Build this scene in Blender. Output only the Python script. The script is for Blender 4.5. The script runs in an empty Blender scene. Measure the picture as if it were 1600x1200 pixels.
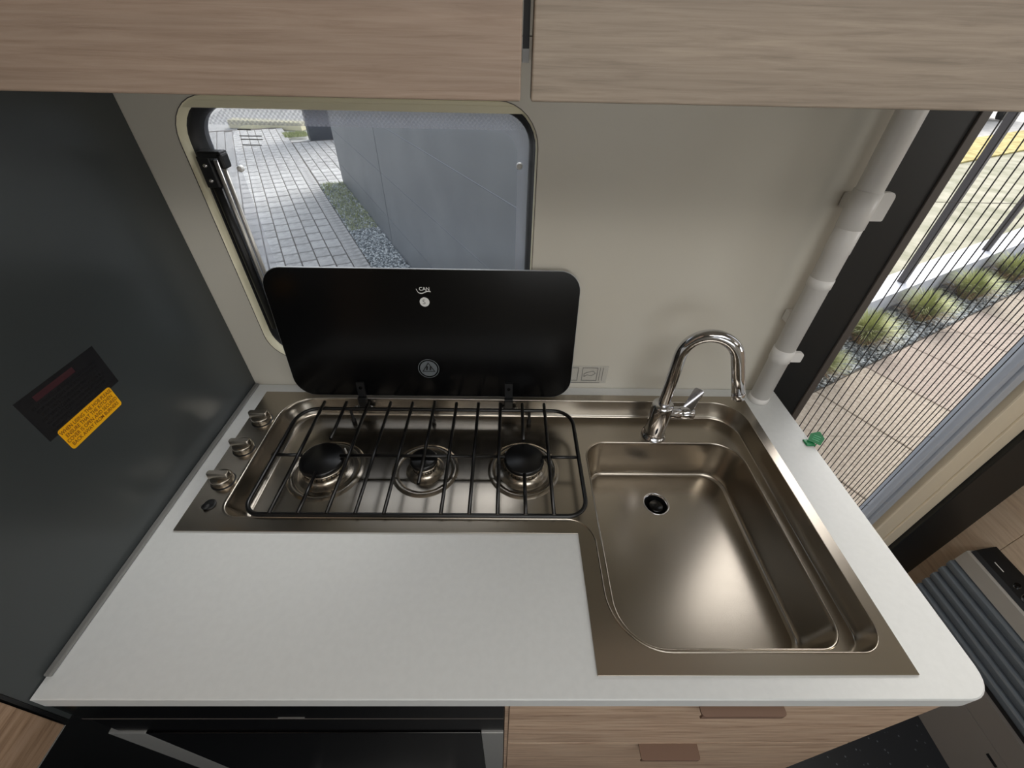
import bpy, bmesh, math, random
from mathutils import Vector, Matrix
from mathutils.geometry import tessellate_polygon
PI = math.pi
random.seed(7)
S = bpy.context.scene
COL = S.collection

# ------------------------------------------------------------------ camera
pit, rol, yaw, FPX = 0.69942, 0.023228, 0.018771, 652.80
f = Vector((math.sin(yaw)*math.cos(pit), math.cos(yaw)*math.cos(pit), -math.sin(pit)))
rt = Vector((math.cos(yaw), -math.sin(yaw), 0)); up = rt.cross(f)
r2 = rt*math.cos(rol)+up*math.sin(rol); u2 = -rt*math.sin(rol)+up*math.cos(rol)
cam = bpy.data.cameras.new('camera'); co = bpy.data.objects.new('camera', cam); COL.objects.link(co)
M = Matrix((r2, u2, -f)).transposed().to_4x4(); M.translation = (0.48051, -0.61705, 1.42588)
co.matrix_world = M
cam.sensor_fit = 'HORIZONTAL'; cam.sensor_width = 36; cam.lens = 36*FPX/1600; cam.clip_start = 0.01; cam.clip_end = 500
S.camera = co

# ------------------------------------------------------------------ world, sun, lounge window daylight, added interior fills
w = bpy.data.worlds.new('world'); S.world = w; w.use_nodes = True
nt = w.node_tree; nt.nodes.clear()
sky = nt.nodes.new('ShaderNodeTexSky'); sky.sky_type = 'NISHITA'; sky.sun_disc = False
sky.sun_elevation = math.radians(42); sky.sun_rotation = math.radians(23); sky.air_density = 1.2; sky.dust_density = 4.0; sky.ozone_density = 1
hs = nt.nodes.new('ShaderNodeHueSaturation'); hs.inputs['Saturation'].default_value = 0.25
bg = nt.nodes.new('ShaderNodeBackground'); bg.inputs['Strength'].default_value = 0.37
wo = nt.nodes.new('ShaderNodeOutputWorld')
nt.links.new(sky.outputs[0], hs.inputs['Color']); nt.links.new(hs.outputs[0], bg.inputs[0]); nt.links.new(bg.outputs[0], wo.inputs[0])

def sun(loc_dir, energy, ang, color):
    l = bpy.data.lights.new('sun', 'SUN'); l.energy = energy; l.angle = math.radians(ang); l.color = color
    o = bpy.data.objects.new('sun', l); COL.objects.link(o)
    o.rotation_euler = Vector(loc_dir).to_track_quat('Z', 'Y').to_euler(); return o
sun((0.44, 0.90, 0.90), 0.45, 14, (1.0, 0.93, 0.80))

def area(name, loc, target, sx, sy, e, color=(1, 1, 1)):
    l = bpy.data.lights.new(name, 'AREA'); l.shape = 'RECTANGLE'; l.size = sx; l.size_y = sy; l.energy = e; l.color = color
    o = bpy.data.objects.new(name, l); COL.objects.link(o); o.location = loc
    o.rotation_euler = (Vector(target)-Vector(loc)).to_track_quat('-Z', 'Y').to_euler(); return o
area('opposite_side_fill', (1.05, -2.02, 1.15), (1.6, 0, 0.4), 1.1, 0.55, 3.2, (0.95, 0.98, 1.0))  # added fill from the unseen side, aimed low to brighten the right end
area('lounge_window_daylight', (3.10, -0.95, 1.35), (0.9, -0.15, 1.10), 0.45, 0.5, 6.5, (1.0, 0.97, 0.93))
area('overhead_worktop_fill', (0.65, -1.05, 1.93), (0.45, -0.75, 0), 1.0, 0.6, 8.5, (1.0, 0.98, 0.95))  # added overhead area light, shifted left to brighten the worktop
area('lounge_overhead_fill', (2.2, -1.2, 1.93), (2.0, -0.8, 0), 0.6, 0.6, 3, (1.0, 0.98, 0.95))  # added lamp with no roof opening above it, lifts door trim and right end
area('added_ceiling_fill', (0.3, -1.1, 1.90), (0.3, -0.9, 0), 0.25, 0.25, 0.8, (1.0, 0.92, 0.82))  # small warm lamp added to boost the interior, no fitting behind it
S.view_settings.view_transform = 'Standard'; S.view_settings.look = 'None'
S.view_settings.gamma = 1; S.view_settings.use_curve_mapping = False
S.view_settings.exposure = 0.0

# ------------------------------------------------------------------ materials
def lin(c):
    return tuple(((v/255)/12.92 if v/255 <= 0.04045 else ((v/255+0.055)/1.055)**2.4) for v in c)
def mat(name, rgb, rough=0.5, metal=0.0, spec=0.5, coat=0.0, linear=False):
    m = bpy.data.materials.new(name); m.use_nodes = True
    b = m.node_tree.nodes['Principled BSDF']
    c = rgb if linear else lin(rgb)
    b.inputs['Base Color'].default_value = (*c, 1); b.inputs['Roughness'].default_value = rough
    b.inputs['Metallic'].default_value = metal; b.inputs['Specular IOR Level'].default_value = spec
    b.inputs['Coat Weight'].default_value = coat
    return m
def nn(m, t): return m.node_tree.nodes.new(t)
def lk(m, a, b): m.node_tree.links.new(a, b)
def bsdf(m): return m.node_tree.nodes['Principled BSDF']
def coords(m, scale=(1, 1, 1), kind='Object'):
    tc = nn(m, 'ShaderNodeTexCoord'); mp = nn(m, 'ShaderNodeMapping'); mp.inputs['Scale'].default_value = scale
    lk(m, tc.outputs[kind], mp.inputs['Vector']); return mp.outputs[0]
def noisy(m, c1, c2, scale=(1, 1, 1), ns=5, detail=4, bump=0.0, lo=0.35, hi=0.65, dist=0.0, roughvar=None):
    v = coords(m, scale); n = nn(m, 'ShaderNodeTexNoise'); n.inputs['Scale'].default_value = ns; n.inputs['Detail'].default_value = detail
    n.inputs['Distortion'].default_value = dist
    lk(m, v, n.inputs['Vector']); r = nn(m, 'ShaderNodeValToRGB')
    r.color_ramp.elements[0].position = lo; r.color_ramp.elements[1].position = hi
    r.color_ramp.elements[0].color = (*lin(c1), 1); r.color_ramp.elements[1].color = (*lin(c2), 1)
    lk(m, n.outputs['Fac'], r.inputs[0]); lk(m, r.outputs[0], bsdf(m).inputs['Base Color'])
    if bump:
        b = nn(m, 'ShaderNodeBump'); b.inputs['Strength'].default_value = bump; b.inputs['Distance'].default_value = 0.002
        lk(m, n.outputs['Fac'], b.inputs['Height']); lk(m, b.outputs[0], bsdf(m).inputs['Normal'])
    return m
def wood(name, base, dark, light, axis='X', fine=1.0, rough=0.55, bump=0.25):
    m = mat(name, base, rough)
    sc = {'X': (7, 20, 190*fine), 'Y': (20, 7, 190*fine), 'Z': (20, 190*fine, 7)}[axis]
    v = coords(m, sc)
    n1 = nn(m, 'ShaderNodeTexNoise'); n1.inputs['Scale'].default_value = 1.6; n1.inputs['Detail'].default_value = 6; n1.inputs['Roughness'].default_value = 0.65; n1.inputs['Distortion'].default_value = 0.6
    lk(m, v, n1.inputs['Vector'])
    r = nn(m, 'ShaderNodeValToRGB'); e = r.color_ramp.elements
    e[0].position = 0.30; e[0].color = (*lin(dark), 1); e[1].position = 0.70; e[1].color = (*lin(light), 1)
    x = e.new(0.48); x.color = (*lin(base), 1)
    lk(m, n1.outputs['Fac'], r.inputs[0])
    v2 = coords(m, tuple(s*0.22 for s in sc)); n2 = nn(m, 'ShaderNodeTexNoise'); n2.inputs['Scale'].default_value = 1.5; n2.inputs['Detail'].default_value = 3
    lk(m, v2, n2.inputs['Vector'])
    mx = nn(m, 'ShaderNodeMixRGB'); mx.blend_type = 'OVERLAY'; mx.inputs[0].default_value = 0.25
    lk(m, r.outputs[0], mx.inputs[1]); lk(m, n2.outputs['Fac'], mx.inputs[2]); lk(m, mx.outputs[0], bsdf(m).inputs['Base Color'])
    b = nn(m, 'ShaderNodeBump'); b.inputs['Strength'].default_value = bump; b.inputs['Distance'].default_value = 0.001
    lk(m, n1.outputs['Fac'], b.inputs['Height']); lk(m, b.outputs[0], bsdf(m).inputs['Normal'])
    return m
def see_through(name, rgb, alpha, rough=0.3):
    m = mat(name, rgb, rough); b = bsdf(m); out = m.node_tree.nodes['Material Output']
    t = nn(m, 'ShaderNodeBsdfTransparent'); x = nn(m, 'ShaderNodeMixShader'); x.inputs[0].default_value = alpha
    lk(m, t.outputs[0], x.inputs[1]); lk(m, b.outputs[0], x.inputs[2]); lk(m, x.outputs[0], out.inputs['Surface']); m['mix'] = x.name
    return m

WALLM = noisy(mat('wall_laminate', (205, 200, 188), 0.38), (203, 198, 186), (208, 204, 193), ns=3)
WORKM = noisy(mat('worktop_laminate', (210, 212, 211), 0.42), (209, 211, 210), (212, 214, 213), ns=120, detail=2, bump=0.0)
DARKM = mat('dark_grey_laminate', (60, 64, 65), 0.28)
BLACKM = mat('black_plastic', (14, 15, 17), 0.45)
BLACKG = mat('black_glass', (4, 4, 5), 0.22, spec=0.35)
BLACKP = mat('black_wall_panel', (22, 25, 27), 0.42)
WOODU = wood('wood_laminate_upper', (160, 140, 124), (146, 126, 110), (170, 151, 135), 'X')
WOODD = wood('wood_laminate_drawer', (186, 158, 134), (146, 118, 97), (206, 182, 158), 'X', 0.5, 0.5, 0.15)
WOODY = wood('wood_laminate_side', (222, 200, 174), (204, 180, 154), (232, 212, 188), 'Y', 0.5, 0.5, 0.15)
WOODO = wood('wood_laminate_door', (150, 124, 100), (120, 95, 75), (166, 140, 118), 'Y', 0.6, 0.5, 0.15)
BROWN = mat('brown_recess', (120, 94, 78), 0.6)
CREAM = mat('cream_plastic', (226, 220, 192), 0.45)
CREAMT = mat('cream_door_trim', (234, 222, 198), 0.4)
WHITEP = mat('white_plastic', (225, 223, 220), 0.35)
ALU = mat('aluminium', (196, 204, 216), 0.4, 0.25)
ALUG = mat('matt_grey_metal', (150, 150, 148), 0.45, 0.3)
CHROME = mat('chrome', (205, 205, 208), 0.07, 1.0)
GREYBR = mat('grey_brown_frame', (84, 78, 74), 0.5)
WIREM = mat('black_enamel', (12, 12, 13), 0.3)
HEATM = mat('heater_grey_metal', (176, 172, 164), 0.4, 0.2)
RIBM = mat('heater_rib_metal', (112, 120, 127), 0.38, 0.35)
HEATB = mat('heater_lower_metal', (136, 129, 122), 0.45, 0.15)
YEL = mat('yellow_label', (252, 184, 10), 0.5)
RUST = mat('label_print', (110, 40, 4), 0.6)
STK = mat('dark_label_film', (34, 34, 36), 0.25)
STKT = mat('dark_label_print', (20, 19, 22), 0.5)
STKR = mat('dark_red_label_print', (62, 28, 34), 0.5)
GREYT = mat('grey_print', (120, 120, 118), 0.6)
GREEN = mat('green_plastic', (8, 128, 72), 0.4)
GREENL = mat('green_plastic_mark', (90, 190, 140), 0.5)
WHITEL = mat('white_label', (235, 235, 232), 0.5)
BADGE = mat('grey_badge', (98, 104, 108), 0.5)
RAILM = mat('satin_rail', (205, 202, 196), 0.3, 0.6)
SEALM = mat('clear_seal', (120, 120, 118), 0.3)
# brushed steel
STEEL = mat('brushed_steel', (174, 166, 154), 0.27, 1.0)
v = coords(STEEL, (6, 260, 6)); n = nn(STEEL, 'ShaderNodeTexNoise'); n.inputs['Scale'].default_value = 4; n.inputs['Detail'].default_value = 3
lk(STEEL, v, n.inputs['Vector']); mr = nn(STEEL, 'ShaderNodeMapRange'); mr.inputs['To Min'].default_value = 0.235; mr.inputs['To Max'].default_value = 0.265
lk(STEEL, n.outputs['Fac'], mr.inputs['Value']); lk(STEEL, mr.outputs[0], bsdf(STEEL).inputs['Roughness'])
bsdf(STEEL).inputs['Anisotropic'].default_value = 0.3
# speckled floor
FLOORM = mat('speckled_black_floor', (30, 33, 37), 0.45)
v = coords(FLOORM); vo = nn(FLOORM, 'ShaderNodeTexVoronoi'); vo.inputs['Scale'].default_value = 70; lk(FLOORM, v, vo.inputs['Vector'])
r = nn(FLOORM, 'ShaderNodeValToRGB'); r.color_ramp.elements[0].position = 0.10; r.color_ramp.elements[1].position = 0.17
r.color_ramp.elements[0].color = (*lin((96, 100, 104)), 1); r.color_ramp.elements[1].color = (*lin((32, 35, 39)), 1)
lk(FLOORM, vo.outputs['Distance'], r.inputs[0]); lk(FLOORM, r.outputs[0], bsdf(FLOORM).inputs['Base Color'])
# glass
GLASS = mat('acrylic_pane', (200, 215, 235), 0.05); g = GLASS.node_tree
t = nn(GLASS, 'ShaderNodeBsdfTransparent'); t.inputs[0].default_value = (0.93, 0.95, 0.97, 1)
x = nn(GLASS, 'ShaderNodeMixShader'); x.inputs[0].default_value = 0.10
lk(GLASS, t.outputs[0], x.inputs[1]); lk(GLASS, bsdf(GLASS).outputs[0], x.inputs[2]); lk(GLASS, x.outputs[0], g.nodes['Material Output'].inputs['Surface'])
PRINT = see_through('dotted_glass_print', (215, 218, 232), 0.35)
v = coords(PRINT, (330, 1, 330)); ck = nn(PRINT, 'ShaderNodeTexChecker'); ck.inputs['Scale'].default_value = 1.0; lk(PRINT, v, ck.inputs['Vector'])
mr = nn(PRINT, 'ShaderNodeMapRange'); mr.inputs['To Min'].default_value = 0.15; mr.inputs['To Max'].default_value = 0.45
lk(PRINT, ck.outputs['Fac'], mr.inputs['Value']); lk(PRINT, mr.outputs[0], PRINT.node_tree.nodes[PRINT['mix']].inputs[0])
BORDER = see_through('frosted_border', (225, 228, 240), 0.30)
MESHM = see_through('pleated_net', (150, 150, 150), 0.07)
FOLDM = mat('net_fold_thread', (40, 38, 38), 0.8)
# outside
PAVM = noisy(mat('paver_concrete', (176, 174, 170), 0.9), (158, 156, 153), (192, 190, 186), ns=14, bump=0.2)
PAVM2 = noisy(mat('paver_concrete_light', (190, 188, 184), 0.9), (172, 170, 167), (202, 200, 196), ns=14, bump=0.2)
SLABM = noisy(mat('patio_slab', (170, 158, 142), 0.9), (156, 145, 130), (182, 170, 155), ns=40, bump=0.2)
SLABM2 = noisy(mat('patio_slab_rosy', (166, 152, 140), 0.9), (150, 136, 126), (176, 163, 150), ns=40, bump=0.2)
JOINTM = mat('joint_sand', (92, 84, 76), 0.95)
BUILDM = noisy(mat('dark_cladding', (108, 110, 111), 0.55), (102, 104, 106), (114, 116, 117), ns=2.5)
BUILDD = mat('darker_cladding', (46, 48, 54), 0.5)
BACKM = mat('cladding_backing', (150, 153, 158), 0.6)
KERBW = mat('white_kerb', (205, 208, 215), 0.6)
KERBG = mat('grey_kerb', (120, 122, 128), 0.7)
POSTM = mat('fence_post_grey', (70, 68, 72), 0.5)
LAWN = noisy(mat('dry_lawn', (158, 155, 138), 0.95), (140, 140, 118), (176, 172, 154), ns=3, detail=8, bump=0.3)
STRAW = noisy(mat('yellow_grass', (180, 165, 105), 0.95), (158, 144, 84), (196, 182, 124), ns=6, detail=6, bump=0.3)
TARMAC = noisy(mat('pale_tarmac', (186, 184, 180), 0.9), (176, 174, 170), (196, 194, 190), ns=5)
SOILM = mat('grey_soil', (110, 106, 100), 0.95)
STONES = [mat('pebble_pale', (200, 204, 204), 0.8), mat('pebble_grey', (140, 146, 148), 0.8), mat('pebble_dark', (90, 96, 98), 0.8)]
WEEDM = noisy(mat('weed_green', (158, 164, 112), 0.9), (136, 146, 86), (184, 188, 140), ns=8)
GRASSA = noisy(mat('grass_blade_green', (150, 160, 100), 0.8), (150, 158, 104), (206, 208, 160), ns=6)
GRASSB = noisy(mat('grass_blade_tan', (170, 140, 110), 0.8), (140, 108, 84), (190, 168, 130), ns=6)
BEIGEW = mat('beige_low_wall', (222, 214, 178), 0.8)

# ------------------------------------------------------------------ mesh helpers
def obj(name, verts, faces, m, parent=None, smooth=None, mats=None, midx=None):
    me = bpy.data.meshes.new(name); me.from_pydata([tuple(v) for v in verts], [], faces)
    for k in (mats or [m]): me.materials.append(k)
    if midx: me.polygons.foreach_set('material_index', midx)
    me.validate(); me.update()
    o = bpy.data.objects.new(name, me); COL.objects.link(o)
    if smooth is True: me.polygons.foreach_set('use_smooth', [True]*len(me.polygons))
    elif smooth: me.polygons.foreach_set('use_smooth', (list(smooth)+[False]*len(me.polygons))[:len(me.polygons)])
    if parent: o.parent = parent; 
    return o
class MB:
    def __init__(s): s.v = []; s.f = []; s.s = []; s.mi = []; s.cur = 0
    def add(s, vs, fs, smooth=False):
        n = len(s.v); s.v += [Vector(p) for p in vs]; s.f += [tuple(i+n for i in q) for q in fs]
        s.s += ([smooth]*len(fs) if isinstance(smooth, bool) else smooth); s.mi += [s.cur]*len(fs); return s
    def box(s, x0, x1, y0, y1, z0, z1, b=0.0):
        if b <= 0:
            vs = [(x, y, z) for z in (z0, z1) for y in (y0, y1) for x in (x0, x1)]
            return s.add(vs, [(0, 2, 3, 1), (4, 5, 7, 6), (0, 1, 5, 4), (2, 6, 7, 3), (0, 4, 6, 2), (1, 3, 7, 5)])
        bm = bmesh.new(); bmesh.ops.create_cube(bm, size=1)
        for q in bm.verts: q.co = Vector(((x0+x1)/2+q.co.x*(x1-x0), (y0+y1)/2+q.co.y*(y1-y0), (z0+z1)/2+q.co.z*(z1-z0)))
        bmesh.ops.bevel(bm, geom=bm.edges[:], offset=b, segments=2, profile=0.5, affect='EDGES')
        return s.bm(bm)
    def bm(s, bm, smooth=False):
        bm.verts.index_update(); s.add([q.co.copy() for q in bm.verts], [tuple(q.index for q in fc.verts) for fc in bm.faces], smooth); bm.free(); return s
    def loft(s, loops, cap0=False, cap1=False, closed=True, smooth=True):
        n = len(loops[0]); vs = [p for L in loops for p in L]; fs = []; sm = []
        for k in range(len(loops)-1):
            for i in range(n if closed else n-1):
                j = (i+1) % n; fs.append((k*n+i, k*n+j, (k+1)*n+j, (k+1)*n+i)); sm.append(smooth)
        if cap0: fs.append(tuple(range(n))[::-1]); sm.append(False)
        if cap1: fs.append(tuple((len(loops)-1)*n+i for i in range(n))); sm.append(False)
        return s.add(vs, fs, sm)
    def tube(s, path, r, seg=10, caps=True):
        P = [Vector(p) for p in path]; loops = []; ref = None
        for i, p in enumerate(P):
            t = ((P[min(i+1, len(P)-1)]-p).normalized()+(p-P[max(i-1, 0)]).normalized())
            t = t.normalized() if t.length > 1e-9 else Vector((0, 0, 1))
            if ref is None: ref = t.orthogonal().normalized()
            else: ref = (ref-t*ref.dot(t)).normalized()
            b = t.cross(ref); rr = r[i] if isinstance(r, (list, tuple)) else r
            loops.append([p+ref*math.cos(2*PI*k/seg)*rr+b*math.sin(2*PI*k/seg)*rr for k in range(seg)])
        return s.loft(loops, caps, caps)
    def lathe(s, c, prof, seg=32, axis='Z', cap0=False, cap1=False):
        loops = []
        for r, h in prof:
            L = []
            for k in range(seg):
                a = 2*PI*k/seg; x, y = r*math.cos(a), r*math.sin(a)
                q = {'Z': (x, y, h), 'X': (h, x, y), 'Y': (x, h, y)}[axis]; L.append((c[0]+q[0], c[1]+q[1], c[2]+q[2]))
            loops.append(L)
        return s.loft(loops, cap0, cap1)
    def plate(s, outer, holes, z0, z1, plane='XY', sides=True):
        loops = [outer]+list(holes)
        tri = tessellate_polygon([[Vector((a, b, 0)) for a, b in L] for L in loops])
        flat = [p for L in loops for p in L]; n = len(flat)
        def P(p, z): return {'XY': (p[0], p[1], z), 'XZ': (p[0], z, p[1]), 'YZ': (z, p[0], p[1])}[plane]
        if z0 == z1: return s.add([P(p, z1) for p in flat], [tuple(q) for q in tri])
        fs = [tuple(q) for q in tri]+[tuple(i+n for i in q) for q in tri]
        if sides:
            k = 0
            for L in loops:
                for i in range(len(L)): j = (i+1) % len(L); fs.append((k+i, k+j, k+j+n, k+i+n))
                k += len(L)
        return s.add([P(p, z0) for p in flat]+[P(p, z1) for p in flat], fs)
    def build(s, name, m, parent=None, recalc=True, mats=None):
        o = obj(name, s.v, s.f, m, parent, s.s, mats, s.mi if mats else None)
        if recalc:
            bm = bmesh.new(); bm.from_mesh(o.data); bmesh.ops.recalc_face_normals(bm, faces=bm.faces[:]); bm.to_mesh(o.data); bm.free()
        return o
def box(name, m, x0, x1, y0, y1, z0, z1, parent=None, b=0.0): return MB().box(x0, x1, y0, y1, z0, z1, b).build(name, m, parent)
def rpoly(pts, radii, seg=8):
    out = []; n = len(pts)
    if not isinstance(radii, (list, tuple)): radii = [radii]*n
    for i in range(n):
        P = Vector(pts[i]); A = (Vector(pts[i-1])-P).normalized(); B = (Vector(pts[(i+1) % n])-P).normalized(); r = radii[i]
        if r <= 0: out += [tuple(P)]*1; continue
        half = A.angle(B)/2; t = r/math.tan(half); c = P+(A+B).normalized()*(r/math.sin(half))
        a0 = math.atan2(*(P+A*t-c).yx); a1 = math.atan2(*(P+B*t-c).yx); d = (a1-a0+PI) % (2*PI)-PI
        for k in range(seg+1): a = a0+d*k/seg; out.append((c.x+r*math.cos(a), c.y+r*math.sin(a)))
    return out
def lift(L, z): return [(x, y, z) for x, y in L]
def lerp(A, B, t): return [(a[0]+(b[0]-a[0])*t, a[1]+(b[1]-a[1])*t) for a, b in zip(A, B)]
def empty(name, loc=(0, 0, 0)):
    o = bpy.data.objects.new(name, None); COL.objects.link(o); o.location = loc; o.empty_display_size = 0.05; return o
def tag(o, label, cat, group=None):
    o['label'] = label; o['category'] = cat
    if group: o['group'] = group
    return o
def struct(o, label=None, cat=None):
    o['kind'] = 'structure'
    if label: o['label'] = label
    if cat: o['category'] = cat
    return o
def textmesh(name, body, size, m, parent, origin, ux, uy, extrude=0.0, align='LEFT', sx=1.0, bold=0.0):
    """lettering as a mesh lying on a surface: ux = reading direction, uy = letter-up direction"""
    c = bpy.data.curves.new(name, 'FONT'); c.body = body; c.size = size; c.align_x = align; c.extrude = extrude; c.offset = bold
    t = bpy.data.objects.new(name, c); COL.objects.link(t); dg = bpy.context.evaluated_depsgraph_get()
    me = bpy.data.meshes.new_from_object(t.evaluated_get(dg)); bpy.data.objects.remove(t)
    ux = Vector(ux).normalized(); uy = Vector(uy).normalized(); uz = ux.cross(uy)
    for q in me.vertices: q.co = Vector(origin)+ux*q.co.x*sx+uy*q.co.y+uz*q.co.z
    me.materials.clear(); me.materials.append(m); me.name = name
    o = bpy.data.objects.new(name, me); COL.objects.link(o); o.parent = parent; return o

ZW = 0.90
# ------------------------------------------------------------------ the setting
win_open = rpoly([(0.055, 0.960), (0.519, 0.960), (0.519, 1.362), (0.055, 1.362)], 0.052, 8)
door_open = [(1.003, 0.04), (1.60, 0.04), (1.60, 1.88), (1.003, 1.88)]
struct(MB().plate([(-0.62, -0.45), (3.2, -0.45), (3.2, 1.95), (-0.62, 1.95)], [win_open, door_open], 0.0, 0.034, 'XZ').build('wall_back', WALLM))
struct(box('wall_left', DARKM, -0.65, -0.62, -2.10, 0.034, -0.05, 1.95))
fl = MB().box(-0.65, 3.2, -2.10, 0.0, -0.05, 0.0).build('floor', FLOORM); struct(fl)
MBc = MB().plate([(-0.65, -2.1), (3.2, -2.1), (3.2, 0.034), (-0.65, 0.034)], [[(0.85, -1.3), (1.45, -1.3), (1.45, -0.8), (0.85, -0.8)]], 1.95, 1.98)
struct(MBc.build('ceiling', WALLM))
struct(MB().plate([(-0.65, -0.05), (3.2, -0.05), (3.2, 1.95), (-0.65, 1.95)], [rpoly([(0.15, 0.95), (1.35, 0.95), (1.35, 1.55), (0.15, 1.55)], 0.05, 6)], -2.13, -2.10, 'XZ').build('wall_front', WALLM))
struct(MB().plate([(-2.1, -0.05), (0.034, -0.05), (0.034, 1.95), (-2.1, 1.95)], [rpoly([(-1.5, 1.0), (-0.4, 1.0), (-0.4, 1.68), (-1.5, 1.68)], 0.05, 6)], 3.2, 3.23, 'YZ').build('wall_right', WALLM))

# window
wn = empty('window_1', (0.287, 0.0, 0.96)); struct(wn)
wn.location = (0, 0, 0)
ex = lambda x0, x1, z0, z1, r: rpoly([(x0, z0), (x1, z0), (x1, z1), (x0, z1)], r, 8)
def ring(prof, m, name, parent):
    """lofted frame: list of (loop2d, y)"""
    return MB().loft([[(a, y, b) for a, b in L] for L, y in prof]).build(name, m, parent, recalc=False)
o0 = ex(0.0555, 0.5185, 0.9605, 1.3615, 0.052); 
ring([(o0, 0.0), (ex(0.0555, 0.5182, 0.961, 1.361, 0.052), 0.0), (ex(0.0590, 0.5172, 0.963, 1.358, 0.050), 0.011), (ex(0.060, 0.5165, 0.964, 1.357, 0.05), 0.013)], CREAM, 'reveal_lip', wn)
ring([(ex(0.060, 0.5165, 0.964, 1.357, 0.05), 0.013), (ex(0.063, 0.515, 0.968, 1.354, 0.048), 0.015), (ex(0.0645, 0.514, 0.970, 1.352, 0.046), 0.022), (ex(0.0655, 0.511, 0.976, 1.348, 0.043), 0.024), (ex(0.0665, 0.509, 0.980, 1.345, 0.040), 0.036), (ex(0.0665, 0.509, 0.980, 1.345, 0.040), 0.048)], BLACKM, 'rubber_seal', wn)
MB().plate(ex(0.066, 0.510, 0.978, 1.347, 0.041), [], 0.0385, 0.0425, 'XZ').build('pane', GLASS, wn)
MB().plate(ex(0.067, 0.509, 0.980, 1.345, 0.040), [ex(0.100, 0.493, 1.00, 1.3245, 0.030)], 0.0375, 0.0375, 'XZ').build('frosted_border', BORDER, wn)
MB().plate([(0.080, 1.3245), (0.50, 1.3245), (0.50, 1.342), (0.47, 1.345), (0.11, 1.345), (0.080, 1.332)], [], 0.0368, 0.0368, 'XZ').build('dotted_print', PRINT, wn)
MB().plate(ex(0.0548, 0.5195, 0.9595, 1.3622, 0.053), [ex(0.0557, 0.5185, 0.9605, 1.3612, 0.052)], -0.0004, 0.0002, 'XZ').build('outline_gap', GREYBR, wn)
# blind rail along the window head
MB().box(0.068, 0.508, 0.002, 0.020, 1.3475, 1.3560, 0.001).box(0.062, 0.512, 0.0015, 0.012, 1.3555, 1.3605, 0.001).build('blind_rail', CREAM, wn)
# stay: bracket, two chrome rails, black gas tube
br = MB().box(0.062, 0.080, 0.006, 0.020, 1.252, 1.292, 0.002).box(0.066, 0.098, 0.004, 0.022, 1.290, 1.298, 0.002).box(0.092, 0.100, 0.002, 0.020, 1.277, 1.296, 0.003).build('stay_bracket', BLACKM, wn)
for z in (1.262, 1.281): MB().lathe((0.0715, 0.0045, z), [(0.0001, -0.001), (0.002, -0.001), (0.0028, 0.0015)], 12, 'Y').build('screw', CHROME, br)
for xx in (0.0825, 0.0905): MB().tube([(xx, 0.014, 1.286), (xx+0.001, 0.014, 1.01)], 0.0028, 10).build('chrome_rail', RAILM, wn)
MB().tube([(0.0715, 0.013, 1.255), (0.0725, 0.013, 1.02)], 0.0062, 12).build('gas_tube', BLACKM, wn)
for x_, z_ in ((0.1000, 1.271), (0.496, 1.281)): MB().lathe((x_, 0.034, z_), [(0.0001, -0.003), (0.003, -0.003), (0.0045, 0.0), (0.0045, 0.004)], 14, 'Y').build('rivet', WHITEP, wn)
# small print on the pane
for k, (zz, ln) in enumerate(((1.3185, 0.018), (1.311, 0.03), (1.307, 0.03), (1.300, 0.026))):
    MB().box(0.114, 0.114+ln, 0.0370, 0.0374, zz, zz+0.0012).build('pane_print', GREYT, wn)

# door opening with pleated fly screen (in the back wall)
dr = empty('door_1'); struct(dr)
box('black_jamb', BLACKP, 1.0035, 1.0695, -0.001, 0.030, 0.04, 1.88, dr, 0.001)
box('screen_side_profile', GREYBR, 1.0697, 1.083, -0.004, 0.022, 0.10, 1.86, dr, 0.001)
xs = []; x_ = 1.0945
while x_ < 1.428: xs.append(x_); x_ += 0.0168-0.0052*(x_-1.09)/0.34
net = MB(); pts = [1.083]+xs+[1.430]
for i in range(len(pts)-1):
    a, b = pts[i], pts[i+1]; ya = 0.0085 if i % 2 else 0.0095; yb = 0.0095 if i % 2 else 0.0085
    net.add([(a, ya, 0.12), (b, yb, 0.12), (b, yb, 1.84), (a, ya, 1.84)], [(0, 1, 2, 3)])
net.build('pleated_net', MESHM, dr)
fold0 = None
for i, xx in enumerate(xs):
    y_ = 0.0095 if i % 2 == 0 else 0.0085
    if fold0 is None: fold0 = box('pleat_fold', FOLDM, -0.0005, 0.0005, -0.0007, 0.0007, 0.12, 1.84, dr); fold0.location = (xx, y_, 0)
    else:
        c = fold0.copy(); COL.objects.link(c); c.parent = dr; c.location = (xx, y_, 0)
for zz in (0.50, 0.76, 1.03, 1.25): MB().tube([(1.086, 0.009, zz), (1.43, 0.009, zz)], 0.0004, 5).build('tension_string', GREYBR, dr)
for x0, x1, y0 in ((1.428, 1.440, -0.006), (1.4415, 1.451, -0.012), (1.4525, 1.466, -0.008)): box('handle_profile', ALU, x0, x1, y0, 0.024, 0.09, 1.86, dr, 0.0015)
box('gap_shadow_profile', BLACKM, 1.466, 1.475, 0.004, 0.028, 0.05, 1.87, dr)
box('door_trim', CREAMT, 1.475, 1.520, -0.018, 0.02, 0.0, 1.88, dr, 0.003)
box('door_trim_outer', CREAMT, 1.5215, 1.556, -0.020, 0.02, 0.0, 1.88, dr, 0.003)
struct(box('trim_1', BLACKP, 1.557, 1.689, -0.030, -0.0005, 0.0, 1.95, b=0.002))

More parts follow.
